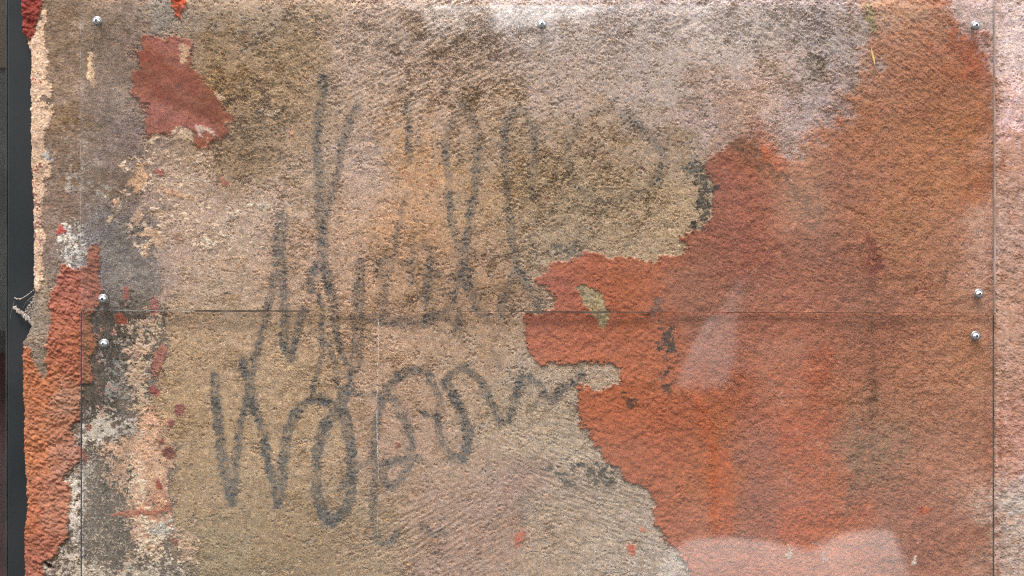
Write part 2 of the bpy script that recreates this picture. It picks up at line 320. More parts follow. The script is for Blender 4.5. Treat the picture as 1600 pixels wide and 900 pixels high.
speck([(113,665),(128,655),(160,648),(215,650),(222,682),(170,692),(130,692),(115,682)], (198,184,170), 0.35, name='lime_crust', label='whitish crumbly lime crust beside the red strip', lift=0.6)
speck([(103,738),(125,720),(150,712),(162,730),(138,745),(141,790),(130,822),(136,850),(130,875),(88,872),(105,845),(112,800),(112,770),(105,752)], (202,188,174), 0.1, name='lime_crust', label='long white lime crust down the edge of the red strip', lift=0.6)
speck([(70,880),(130,860),(300,880),(310,960),(70,960)], (196,178,160), 1.0, lift=0.4)
speck([(110,345),(126,345),(126,370),(119,378),(126,395),(138,385),(140,410),(125,421),(110,416),(97,411),(108,395),(112,375)], (194,186,176), 0.15, name='lime_crust', label='white granular crust on top of the red strip', lift=0.6)
speck([(225,810),(270,818),(268,845),(235,848)], (178,172,164), 0.4, lift=0.3)
speck([(190,640),(200,640),(201,738),(189,738)], (112,110,110), 0.3, lift=0)

# ---- left terracotta strip
strip = [(97,412),(105,415),(118,420),(128,418),(138,405),(140,387),(150,380),(157,392),(158,405),(155,425),(158,440),(160,458),(160,470),(152,475),(148,487),(139,500),(140,511),(149,524),(150,540),
 (147,552),(138,562),(143,575),(145,590),(142,600),(128,600),(127,655),(118,658),(112,665),(112,680),(119,688),(123,700),(131,702),(136,712),(128,718),(116,728),(104,740),(102,750),(110,757),(112,770),
 (110,800),(107,812),(109,825),(106,838),(95,850),(85,870),(70,880),(68,890),(67,1000),(70,3000),(-60,3000),(-60,545),(36,540),(47,540),(52,560),(58,580),(67,595),(72,590),(74,570),(73,540),(76,520),(78,505),(80,480),(78,460),(85,450),(88,435),(93,425)]
s, sd = poly(strip, 2.6, 1.4)
lrel = mm * (n_big * 1.5 + g28 * 0.5 + (np.abs(g18) - 0.8) * 0.9 + (np.abs(g11) - 0.8) * 0.8 + g6 * 0.2 + n_wh * 0.1 + np.clip(adn, -2, 2) * 0.25)
lc = np.array([0.84, 1.44, 1.70], np.float32) * field([(110,440,(190,92,72)),(100,500,(196,94,68)),(120,550,(188,88,62)),(60,600,(202,98,62)),(55,700,(206,102,64)),(100,620,(184,108,82)),(95,700,(186,106,84)),(60,800,(200,94,62)),(90,790,(192,104,78)),(60,880,(180,88,66)),(145,400,(176,86,62)),(145,540,(182,90,56))], 20)
st = sm(n_mid + 0.4 * n_rag2, 0.9, 2.0)[..., None] * 0.4; lc = lc * (1 - st) + st * lin((150, 84, 66))
over(s, sd, lc[s], 'terracotta_coat', 'orange red coat strip running down beside the dark frame', 2.4, 2.4, 1.2, relief=lrel)
s, sd = poly([(76,620),(84,630),(88,660),(100,640),(126,640),(126,660),(112,664),(110,690),(96,700),(86,690),(80,660)], 3, 3)
over(s, sd, (178,118,92), None, None, -0.2, 3, 4, alpha=0.7)
s, sd = poly([(70,878),(82,880),(84,888),(76,890)], 2, 1); over(s, sd, (40,28,24), None, None, -2.5, 3, 1.5)
s, sd = poly([(34,-200),(67,-200),(66,5),(62,25),(53,42),(51,58),(44,62),(30,50),(28,20)], 2, 1)
over(s, sd, (150,68,58), 'terracotta_coat', 'dark red paint remnant at the top left wall edge', 1.5, 2, 1.2, relief=lrel)
s, sd = poly([(50,60),(46,95),(40,95),(40,60)], 1, 1); over(s, sd, (92,64,52), None, None, 0, 2, 2)
# cream limewash band along the edge of the wall
s, sd = poly([(66,15),(76,20),(74,35),(68,45),(70,60),(73,75),(74,95),(70,105),(74,115),(70,130),(82,131),(80,150),(85,175),(78,195),(70,205),(68,225),(77,240),(81,274),(67,279),(75,296),(66,311),(64,330),(66,362),(72,372),(67,385),(65,410),(67,440),(60,455),(30,455),(30,60),(50,62),(56,40),(64,28)], 3, 1.5)
over(s, sd, (226,190,162), 'cream_limewash', 'pale cream limewash band along the left wall edge', 0.9, 2, 1.2)
for pts, c, t_ in (([(68,146),(80,150),(84,180),(68,180)], (110,92,80), 0.7), ([(50,128),(62,130),(62,140),(50,140)], (170,80,72), 0.5), ([(52,260),(66,262),(66,400),(52,400)], (178,130,118), 1.0), ([(62,240),(78,240),(76,265),(64,262)], (178,172,166), 0.7),
                   ([(52,260),(64,262),(66,300),(52,300)], (176,104,92), 0.9), ([(50,60),(74,60),(74,440),(50,440)], (120,92,78), 2.3)):
    speck(pts, c, t_, lift=-0.2)

# ---- the torn red patch at the upper left
s, sd = poly([(225,52),(237,55),(240,62),(246,60),(275,54),(287,60),(302,67),(300,77),(296,88),(297,100),(303,112),(317,120),(320,130),(335,140),(338,150),(347,160),(350,172),(367,180),(367,188),(355,197),(352,212),(335,220),(326,230),(308,232),(300,222),(302,207),(287,199),(265,212),(250,208),(230,215),(227,187),(235,162),(220,160),(207,145),(205,112),(220,110),(217,92),(211,80),(222,75),(220,62)], 2.6, 1.2)
pc = np.array([0.98, 1.32, 1.15], np.float32) * field([(230,70,(168,88,76)),(285,75,(170,92,82)),(240,85,(150,72,52)),(225,120,(140,66,50)),(265,105,(158,84,70)),(290,150,(150,76,58)),(320,170,(138,68,50)),(240,145,(152,70,52)),(300,130,(152,78,62)),(250,190,(166,92,84)),(330,205,(160,82,66)),(225,150,(172,96,84))], 14)
over(s, sd, pc[s], 'terracotta_coat', 'torn brick red paint patch at the upper left', 1.3, 2, 1.1, relief=mm * (n_big * 1.4 + g28 * 0.25 + g11 * 0.14 + g6 * 0.08))
for pts_, c_, a_ in (([(212,84),(236,80),(262,96),(290,112),(312,140),(300,150),(262,122),(235,104),(214,98)], (142,64,46), .55), ([(206,112),(226,112),(256,138),(296,160),(336,168),(346,184),(300,180),(258,166),(230,150),(208,140)], (128,60,44), .65),
    ([(222,150),(250,170),(300,186),(345,190),(345,215),(262,212),(228,190)], (172,104,94), .6), ([(225,54),(300,64),(296,84),(262,88),(238,74)], (172,104,92), .55)):
    s, sd = poly(pts_, 4, 3); over(s, sd, c_, None, None, 0, 3, 7, alpha=a_)
s, sd = poly([(279,70),(290,69),(298,76),(296,86),(290,92),(294,99),(285,98),(279,88),(282,80)], 2, 1)
over(s, sd, (216,172,140), 'cream_flake', 'cream flake inside the torn red patch', 0.4, 2)
s, sd = poly([(266,-80),(291,-80),(290,14),(284,21),(279,31),(275,20),(268,8)], 3, 1)
over(s, sd, (172,76,52), 'terracotta_coat', 'small red paint remnant touching the top of the photo', 1.2, 2, relief=lrel)
s, sd = poly([(236,-60),(268,-60),(268,40),(250,50),(234,46)], 4, 4); over(s, sd, (150,140,130), None, None, 0, 3, 5, alpha=0.7)

speck([(236,225),(330,232),(345,262),(320,300),(330,330),(430,290),(440,360),(400,400),(300,400),(260,360),(262,320),(236,300)], (200,172,150), 0.9, k=4, lift=0.15, a=0.6)
speck([(262,232),(330,236),(330,262),(270,262)], (212,176,152), 1.2, lift=0.3, a=0.9)
speck([(300,40),(470,20),(500,120),(470,230),(430,290),(330,300),(320,230),(360,190),(330,120)], (110,84,58), 2.3, lift=-0.2, a=0.55)
speck([(560,30),(800,30),(780,180),(600,200)], (116,92,72), 2.5, lift=-0.2, a=0.6)
speck([(830,160),(1070,190),(1060,350),(900,400),(830,340)], (108,86,64), 2.6, lift=-0.2, a=0.6)
speck([(600,360),(820,380),(810,560),(620,540)], (108,84,64), 2.5, lift=-0.2, a=0.6)
speck([(1020,10),(1330,10),(1300,120),(1040,110)], (130,114,102), 2.7, lift=-0.2, a=0.45)
speck([(1290,180),(1560,120),(1560,900),(1300,900),(1180,700),(1150,420)], (118,66,50), 2.6, lift=-0.15, a=0.55)
speck([(1290,180),(1560,120),(1560,900),(1300,900),(1180,700),(1150,420)], (208,142,114), 2.9, lift=0.1, a=0.35)
speck([(190,235),(320,235),(345,330),(380,420),(300,400),(200,400),(175,340)], (212,182,160), 2.5, lift=0.6, a=0.9)
speck([(320,330),(420,300),(430,420),(330,430)], (212,192,174), 2.7, lift=0.5, a=0.8)
speck([(190,500),(250,480),(258,520),(238,560),(232,640),(205,640),(196,570)], (208,180,156), 1.0, lift=0.5)
speck([(140,470),(260,480),(262,680),(190,690),(140,650)], (170,112,100), 2.8, lift=0.2, a=0.6)
speck([(130,690),(215,700),(262,840),(300,890),(120,890)], (214,190,166), 1.7, lift=0.5)
speck([(130,690),(215,700),(230,890),(120,890)], (92,82,72), 2.0, lift=-0.2)
speck([(100,240),(200,300),(210,390),(120,380)], (150,140,132), 2.0, lift=0.2, a=0.7)
# cream and peach flakes: outline, colour, name label
CR, PE, WH = (214,184,158), (208,164,134), (220,206,192)
flakes = [([(134,82),(142,82),(145,100),(149,115),(149,135),(145,137),(138,125),(137,105)], (224,184,150), 'lone cream flake below the top left screw'),
 ([(262,213),(270,203),(287,199),(300,206),(300,222),(280,216),(266,220)], CR, 'curled cream flake under the torn red patch'),
 ([(232,216),(248,208),(250,215),(240,222),(232,226)], CR, 'cream flake left under the torn red patch'),
 ([(352,190),(366,190),(366,198),(356,200)], PE, 'peach flake at the right tip of the torn red patch'),
 ([(308,196),(322,198),(336,206),(340,216),(322,206),(314,208),(318,218),(310,216)], (214,180,166), 'pinkish flake along the lower edge of the torn red patch'),
 ([(336,144),(350,152),(354,156),(342,157)], CR, 'thin cream flake on the right rim of the torn red patch'),
 ([(216,253),(226,256),(225,268),(232,276),(228,288),(216,300),(206,303),(208,290),(196,289),(198,282),(211,276)], (210,168,136), 'peach flake left of centre below the grey skim'),
 ([(245,287),(258,295),(272,298),(290,307),(302,304),(308,322),(300,310),(288,312),(270,306),(256,304)], PE, 'stepped peach flake chain in the left plaster'),
 ([(205,370),(215,362),(240,357),(252,360),(262,372),(258,380),(245,385),(235,383),(230,390),(232,400),(224,402),(222,386),(236,372),(228,368),(210,372)], (212,176,148), 'large hooked peach flake above the left seam'),
 ([(270,362),(282,358),(290,372),(280,380),(272,374)], (206,160,132), 'small round peach flake right of the hooked one'),
 ([(213,328),(222,322),(222,345),(216,352),(208,348),(200,340),(212,336)], (206,170,146), 'thin grey pink flake under the peach one'),
 ([(168,338),(176,338),(174,350),(170,346)], CR, 'tiny cream flake on the grey skim'),
 ([(176,318),(186,312),(188,320),(178,324)], PE, 'tiny peach flake on the brown skim edge'),
 ([(326,358),(336,346),(352,338),(366,330),(380,334),(362,344),(348,352),(334,362)], (214,190,170), 'long pale flake on the beige render'),
 ([(338,412),(348,404),(372,400),(386,404),(376,412),(366,424),(352,421)], (206,168,136), 'ring shaped pale flake above the seam'),
 ([(398,318),(412,316),(424,320),(416,328),(404,326)], (222,204,184), 'white flake left of the tall scrawl'),
 ([(418,180),(432,172),(436,176),(424,184)], (220,200,178), 'white speck flake on the ochre render'),
 ([(448,204),(456,201),(460,208),(454,215)], (216,160,132), 'pink speck flake beside the tall scrawl'),
 ([(104,362),(96,370),(90,366),(94,356),(100,352)], (176,82,74), 'small red chip on the brown skim'),
 ([(1228,860),(1232,852),(1238,866),(1232,874)], (190,170,150), 'pale chip near the bottom of the red coat'),
 ([(1426,872),(1432,868),(1430,880),(1424,882)], (232,208,190), 'white broken chip low on the red coat')]
for pts, c, lb in flakes:
    s, sd = poly(pts, 2.4, 1.0)
    ring = lb.startswith('ring')
    if ring: sd = np.minimum(sd, 3.0 - sd)
    over(s, sd, c, 'plaster_flake', lb, 0.8, 1.6)
chips = [(264,706,11,10,0,(140,74,58),'round dark red chip on the peach plaster edge'),(254,687,5,5,0,(146,80,66),'tiny dark red chip above the round one'),(190,499,14,7,28,(178,92,68),'oval terracotta chip just below the seam'),
 (198,457,5,10,10,(172,96,84),'upright red chip right of the left seam screw'),(250,757,5,8,-30,(172,80,62),'slanted red chip on the peach plaster'),(141,667,4,6,0,(160,92,74),'small red chip on the lime crust'),
 (279,640,9,10,30,(156,88,88),'upper crimson smear on the beige render'),(268,660,4,8,10,(156,88,84),'lower crimson smear on the beige render'),(242,610,11,7,20,(168,88,82),'crimson blotch beside the cream remnant'),
 (248,565,9,26,15,(176,116,102),'pink vertical blotch beside the cream remnant'),(132,712,5,7,0,(180,106,84),'red chip at the sheet edge'),(262,795,5,8,10,(178,110,90),'red chip on the right rim of the peach plaster'),
 (275,846,7,6,40,(160,98,78),'brown red chip near the bottom left'),(811,842,8,15,25,(206,112,88),'salmon chip on the lower beige render'),(987,861,6,10,-10,(200,108,84),'salmon chip near the lower red edge'),(1003,829,6,4,0,(204,130,104),'tiny salmon chip near the lower red edge'),
 (620,695,5,5,0,(160,84,70),'tiny crimson speck inside the scrawl'),(242,480,8,16,0,(164,104,100),'pink blotch crossed by the seam'),(215,800,46,5,-4,(186,116,90),'rusty horizontal smear on the peach plaster'),
 (249,267,9,5,10,(176,98,84),'red chip on the pale left plaster'),(350,286,5,6,0,(176,112,96),'faint red chip on the ochre render'),(850,310,3,3,0,(190,120,96),None),(1440,798,9,6,0,(196,98,62),'bright orange chip on the lower red coat'),(850,421,8,6,20,(176,134,110),None)]
for cx, cy, rx, ry, ro, c, lb in chips:
    s, sd = ell(cx, cy, rx, ry, ro, 2.2)
    over(s, sd, c, 'paint_chip' if lb else None, lb, 0.6, 1.6, 1.4, alpha=0.9)

# ---- charcoal marks and stains
for pts, c, t_ in (([(1092,290),(1104,286),(1117,294),(1106,302),(1104,330),(1102,345),(1092,358),(1094,325)], (52,54,52), -0.3), ([(1072,262),(1088,258),(1098,262),(1090,276),(1078,276)], (96,92,84), 0.3),
    ([(1018,470),(1034,470),(1044,500),(1056,515),(1060,560),(1048,572),(1044,600),(1030,596),(1040,560),(1034,520),(1022,500)], (104,80,70), 0.8), ([(1040,515),(1052,518),(1056,548),(1046,556)], (70,60,56), 0.3),
    ([(1036,596),(1050,598),(1046,614),(1036,612)], (80,68,60), 0.2), ([(980,622),(1012,615),(1018,640),(990,646)], (70,54,46), 1.2),
    ([(914,736),(934,728),(950,745),(962,752),(955,760),(935,752)], (62,62,58), 0.0), ([(848,728),(866,726),(880,735),(866,742)], (84,82,74), 0.6), ([(876,752),(896,748),(900,760),(884,764)], (80,78,72), 0.4),
    ([(800,770),(830,762),(835,820),(812,838),(800,810)], (120,112,104), 1.0), ([(860,378),(900,376),(912,400),(880,408),(858,400)], (122,114,102), 0.5),
    ([(1240,80),(1290,90),(1290,130),(1250,130)], (120,104,94), 0.7), ([(700,860),(820,740),(840,860),(760,900)], (160,124,104), 1.8), ([(620,270),(680,250),(690,310),(640,300)], (184,132,96), 1.3),
    ([(1270,872),(1282,868),(1284,890),(1270,900),(1262,894)], (150,130,116), 0.4)):
    speck(pts, c, t_, lift=0, a=0.85)

# ---- scrawled graffiti, one dark grey stroke at a time: path, width, strength, label
G = [
 ([(333,588),(337,620),(341,660),(346,705),(352,742),(363,785)], 15, .82, 'leftmost short upright stroke of the lower word'),
 ([(441,338),(438,372),(435,400)], 21, .62, 'wide soft head of the long slanting stroke'),
 ([(435,400),(425,448),(414,497),(401,545),(390,600),(381,645),(373,680),(368,740),(364,786)], 13, .74, 'long stroke slanting down to the left upright'),
 ([(440,400),(443,450),(444,500),(446,545),(454,560),(461,540),(467,500),(474,486)], 14, .72, 'small hook of the upper word crossing the seam'),
 ([(379,566),(386,592),(394,622),(402,650),(411,680),(418,712),(426,748),(432,784)], 13, .85, 'second slanted stroke of the first letter'),
 ([(435,786),(440,750),(443,715),(447,675),(461,647),(477,629),(497,622),(515,630),(532,648)], 16, .82, 'arched stroke rising from the first letter'),
 ([(507,122),(503,150),(496,180),(495,225),(497,290),(500,337),(505,372),(500,402),(488,428),(486,452)], 15, .74, 'tallest vertical stroke of the upper word'),
 ([(505,375),(508,410),(512,432),(520,462),(523,495),(528,528),(536,560),(548,586)], 13, .70, 'tall stroke continuing down into the sharp V'),
 ([(548,586),(556,562),(560,532),(560,500),(561,460),(560,416)], 19, .66, 'rising right arm of the sharp V'),
 ([(558,166),(547,190),(537,215),(531,245),(526,276),(517,308),(510,338),(505,372)], 13, .62, 'slanted stroke joining the tallest one from the right'),
 ([(500,462),(504,500),(503,545),(497,575),(490,606),(482,628)], 9, .58, 'thin wavy stroke between the two words'),
 ([(511,528),(521,562),(528,600),(535,632),(545,690)], 10, .62, 'thin stroke running into the first loop'),
 ([(548,604),(538,625),(522,645),(508,665),(497,700),(492,745),(496,775),(507,802),(520,815),(535,805),(547,778),(552,737),(550,705),(543,672),(538,640)], 17, .84, 'first large open loop of the lower word'),
 ([(530,763),(538,754),(548,745)], 13, .7, 'short tick inside the first loop'),
 ([(555,614),(575,617),(592,615)], 11, .62, 'upper bridge between the first two loops'),
 ([(557,725),(575,724),(592,726)], 11, .66, 'lower bridge between the first two loops'),
 ([(585,712),(585,672),(590,648),(598,625),(607,605),(620,590),(640,581),(660,577),(672,588),(680,606),(685,630),(685,672),(692,700),(707,715)], 14, .72, 'second arched stroke of the lower word'),
 ([(612,622),(626,640),(638,662),(644,690),(641,725),(628,748),(612,760),(599,748),(597,728),(640,716),(655,716)], 15, .68, 'second loop of the lower word with a small tail'),
 ([(707,715),(722,717),(730,704),(733,675),(727,660),(719,636),(706,613),(696,598)], 16, .78, 'third narrow loop of the lower word'),
 ([(696,600),(704,585),(722,574),(738,582),(754,600),(765,622),(775,647),(785,657)], 13, .68, 'hump after the third loop'),
 ([(780,660),(797,655),(802,630),(815,600),(827,590),(840,600),(850,618),(860,626),(875,612),(890,598),(910,586)], 14, .72, 'trailing wave running to the red coat'),
 ([(586,730),(586,775),(582,805),(585,832),(597,850),(612,848),(625,826)], 12, .60, 'faint descending hook under the second loop'),
 ([(660,822),(675,836),(693,831)], 13, .58, 'faint short dash below the scrawl'),
 ([(637,160),(641,200),(640,225),(640,252)], 9, .5, 'short faint upright in the middle of the upper word'),
 ([(633,305),(628,335),(622,362),(617,396),(604,440),(598,480)], 9, .42, 'faint slanting line above the seam'),
 ([(722,166),(706,188),(698,215),(697,240),(700,276),(702,310),(706,338),(711,366),(716,396),(722,425)], 12, .48, 'left leg of the tall arch in the upper word'),
 ([(722,166),(738,190),(746,220),(747,245),(744,278),(740,312),(735,335),(731,362),(727,396),(721,437),(710,456),(704,478),(694,492)], 13, .52, 'right leg of the tall arch in the upper word'),
 ([(727,410),(734,455),(746,482),(760,496)], 15, .55, 'foot sweeping right from the tall arch'),
 ([(792,188),(788,220),(790,275),(793,310),(796,345),(800,378),(805,402),(808,416)], 12, .5, 'long upright right of the tall arch'),
 ([(822,175),(833,195),(836,225),(834,255),(828,284),(832,310)], 13, .46, 'faint wavy upright near the middle right'),
 ([(808,416),(798,440),(789,464),(782,490)], 14, .5, 'slanted foot left of the red coat tip'),
 ([(808,416),(820,440),(834,462),(846,480)], 16, .58, 'slanted foot ending at the red coat tip'),
 ([(790,215),(796,184),(812,170),(826,178)], 11, .45, 'rounded top joining the two uprights at middle right'),
 ([(985,182),(955,172),(918,178),(895,205),(886,245),(895,285),(920,310),(960,316),(1005,298)], 12, .30, 'large faint round scrawl at the right of the beige render'),
 ([(981,181),(1012,206),(1033,236),(1035,262),(1026,284),(1008,296)], 15, .40, 'isolated curved mark on the right of the beige render'),
 ([(562,412),(561,440),(560,470)], 20, .5, 'wide smeared block above the seam'),
 ([(600,410),(597,440),(596,470),(600,500)], 18, .42, 'smeared upright beside the seam middle'),
 ([(642,440),(641,408),(650,384),(664,380),(673,400),(672,425),(668,450),(664,475)], 14, .42, 'small arch above the seam middle'),
 ([(555,497),(580,497),(592,500),(630,503),(660,503),(680,494)], 17, .48, 'horizontal smear along the seam'),
 ([(716,488),(717,500),(716,512)], 12, .5, 'short dab under the tall arch'),
 ([(660,646),(668,648)], 9, .75, 'round dot between the loops'),
 ([(770,548),(775,565),(782,575)], 7, .4, 'faint broken dash above the hump'),
]
for path, wd, al, lb in G:
    if al < 0.6: al += 0.08
    r = wd / 2.0
    s = sl_box([p[0] for p in path], [p[1] for p in path], wd + 14); d = np.full(X[s].shape, 1e9, np.float32)
    for a_, b_ in zip(path, path[1:]):
        d = np.minimum(d, seg_d2(X[s] + n_mid[s] * 1.3 + n_rag[s] * 1.1, Y[s] + n_mid2[s] * 1.2 + n_rag2[s] * 1.0, a_, b_)[0])
    d = np.sqrt(d)
    m = sm(r * 1.05 - d + 1.2 * n_wh[s], -r * 0.22, r * 0.34)
    grain = sm(0.50 + 0.42 * np.abs(g6[s]) + 0.30 * n_rag3[s] + 0.14 * n_mid[s] + 0.35 * (al - 0.6), 0.25, 1.05) * 1.12
    m = np.clip(m * (al + 0.06) * grain, 0, 0.92)
    notred = np.isin(ID[s], [0]) 
    m3 = (m * np.where(notred, 1, 0.25))[..., None]
    col[s] = col[s] * (1 - m3) + m3 * lin((82, 84, 85))
    parts.append(('graffiti_stroke', lb)); sub = ID[s]; sub[(d < r * 1.05) & notred] = len(parts) - 1

# ---- cracks and grooves: real cuts
for path, wd, dp in (([(733,168),(744,196),(756,226),(766,242),(774,258),(785,272),(790,285),(795,312),(797,332),(806,350)], 1.4, 1.6), ([(812,345),(822,362),(828,376),(834,396)], 1.5, 1.8),
    ([(1062,160),(1082,164),(1104,184),(1118,204),(1114,213),(1100,208),(1080,190)], 1.6, 1.4), ([(1298,316),(1320,325),(1352,342)], 1.8, 1.3), ([(590,320),(606,317),(620,321),(634,322)], 2.2, 1.6),
    ([(545,372),(556,367),(570,370)], 1.6, 1.2), ([(50,716),(64,708),(72,700),(86,694)], 1.5, 1.6), ([(74,615),(80,640),(84,672)], 1.4, 1.1), ([(1200,262),(1218,270),(1236,286)], 2.0, 1.4),
    ([(865,152),(876,162),(890,168),(906,172)], 2.2, 1.4), ([(476,100),(480,112),(492,118)], 2.2, 1.4), ([(1430,452),(1455,470),(1480,480)], 1.8, 1.0), ([(715,135),(750,110),(770,100),(785,82)], 2.4, 1.6),
    ([(655,80),(672,70),(690,50)], 2.4, 1.6), ([(690,124),(725,116),(748,104)], 2.0, 1.4), ([(596,136),(612,138),(622,134)], 1.6, 1.2), ([(305,840),(320,845),(332,846)], 1.5, 1.2), ([(1104,845),(1106,780),(1098,720)], 1.2, 0.8),
    ([(1146,705),(1147,790),(1150,842)], 1.2, 0.6), ([(640,470),(646,490),(650,520)], 1.6, 1.2), ([(645,515),(652,540),(650,560)], 1.8, 1.6), ([(1060,50),(1085,30),(1100,40),(1112,52)], 3.5, 1.6), ([(1485,875),(1478,868),(1466,858)], 1.6, 1.4)):
    s = sl_box([p[0] for p in path], [p[1] for p in path], 14); d = np.full(X[s].shape, 1e9, np.float32)
    for a_, b_ in zip(path, path[1:]):
        d = np.minimum(d, seg_d2(X[s] + n_rag[s] * 2.0, Y[s] + n_rag2[s] * 2.0, a_, b_)[0])
    hgt[s] -= mm * dp * np.exp(-d / (wd * wd))

# sand grains: light and dark mineral specks
n_c3 = smp(N_g6, 1.1, 555, 111)
sandy = np.where(np.isin(ID, [k for k, q in enumerate(parts) if q[0] in ('terracotta_coat', 'orange_overpaint', 'paint_chip')]), 0.6, 1.0)
grain = np.exp(sandy * (0.26 * n_wh + 0.17 * n_rag3 + 0.05 * n_mid) - 0.5 * sm(n_c3, 1.5, 2.1) * sandy + 0.25 * sm(-n_c3, 1.5, 2.2) * sandy)[..., None]
n_c1, n_c2 = smp(N_white, 1, 333, 777), smp(N_rag, 1.3, 1400, 200)
chroma = np.stack([1 + 0.05 * n_c1 + 0.03 * n_c2, np.ones_like(n_c1), 1 - 0.06 * n_c1 - 0.05 * n_c2], -1)
cover = np.where((X > 128) & (X < 1552), 1.0, OUTSIDE)[..., None]      # wall colour darkened beside the sheets to offset the unfiltered light there
col = np.clip(col * grain * chroma * cover * ALB, 0.008, 0.88).astype(np.float32)

# ---- left outline of the plaster: rounds over and returns towards the frame
by = np.array([-2200,-300,0,40,50,57,70,85,100,225,300,310,400,450,472,490,506,517,536,542,620,635,675,712,757,792,825,850,900,1200,2400], np.float32)
bx = np.array([34,34,34,35,37,41,44,49,49,50,50,52,52,53,51,49,51,46,37,36,36,37,37,37,41,44,40,39,40,40,40], np.float32)
xb = np.interp(GY, by, bx)[:, None] + n_rag[:, 30:31] * 0.7
PX = np.maximum(X, xb); over_ = np.clip(xb - X, 0, None)
rim = np.clip((X - xb) / 5.0, 0, 1)
hgt = np.clip(hgt, -5 * mm, 5.2 * mm)
PYd = -hgt + np.where(X < xb, np.minimum(over_ * 3.0, 34) * mm, (1 - np.sqrt(1 - (1 - rim) ** 2)) * 2.2 * mm)
VX = (PX - 800) * S; VZ = ZC + (450 - np.broadcast_to(GY[:, None], PX.shape)) * S
co = np.stack([VX, PYd, VZ], -1).reshape(-1, 3).astype(np.float32)
colf = np.concatenate([col, np.ones((NY, NX, 1), np.float32)], -1).reshape(-1, 4)

# wall material: measured tint + fine mineral grain
wm, t, p = new_mat('plaster')
at = t.nodes.new('ShaderNodeAttribute'); at.attribute_name = 'tint'
tc = t.nodes.new('ShaderNodeTexCoord'); n1 = t.nodes.new('ShaderNodeTexNoise'); n1.inputs['Scale'].default_value = 900; n1.inputs['Detail'].default_value = 3
t.links.new(tc.outputs['Object'], n1.inputs['Vector'])
mr = t.nodes.new('ShaderNodeMapRange'); mr.inputs[1].default_value = 0.3; mr.inputs[2].default_value = 0.7; mr.inputs[3].default_value = 0.86; mr.inputs[4].default_value = 1.14
mx = t.nodes.new('ShaderNodeMix'); mx.data_type = 'RGBA'; mx.blend_type = 'MULTIPLY'; mx.inputs[0].default_value = 1.0
t.links.new(n1.outputs['Fac'], mr.inputs[0]); t.links.new(at.outputs['Color'], mx.inputs[6]); t.links.new(mr.outputs[0], mx.inputs[7])
t.links.new(mx.outputs[2], p.inputs['Base Color']); p.inputs['Roughness'].default_value = 0.9; p.inputs['Specular IOR Level'].default_value = 0.25
bp = t.nodes.new('ShaderNodeBump'); bp.inputs['Strength'].default_value = 0.7; bp.inputs['Distance'].default_value = 0.0006
t.links.new(n1.outputs['Fac'], bp.inputs['Height']); t.links.new(bp.outputs[0], p.inputs['Normal'])

wall = empty('plaster_wall', (0, 0, 0))
tag(wall, 'weathered plaster wall with peeling terracotta paint and dark scrawled graffiti behind clear sheets', 'wall')
vid = np.arange(NX * NY, dtype=np.int32).reshape(NY, NX)
quads = np.stack([vid[:-1, :-1], vid[1:, :-1], vid[1:, 1:], vid[:-1, 1:]], -1).reshape(-1, 4)
fid = ID[:-1, :-1].reshape(-1)
def grid_mesh(name, q):
    u, inv = np.unique(q.reshape(-1), return_inverse=True)
    me = bpy.data.meshes.new(name); me.vertices.add(len(u)); me.vertices.foreach_set('co', co[u].reshape(-1))
    nf = len(q); me.loops.add(nf * 4); me.loops.foreach_set('vertex_index', inv.astype(np.int32).reshape(-1))
    me.polygons.add(nf); me.polygons.foreach_set('loop_start', np.arange(0, nf * 4, 4, dtype=np.int32))
    me.update(calc_edges=True)
    a = me.attributes.new('tint', 'FLOAT_COLOR', 'POINT'); a.data.foreach_set('color', colf[u].reshape(-1))
    me.polygons.foreach_set('use_smooth', np.ones(nf, bool)); me.update()
    return me
for i, (nm, lb) in enumerate(parts):
    q = quads[fid == i]
    if len(q) < 6: continue
    o = link(nm, grid_mesh(nm, q), wm, wall)
    if lb: o['label'] = lb

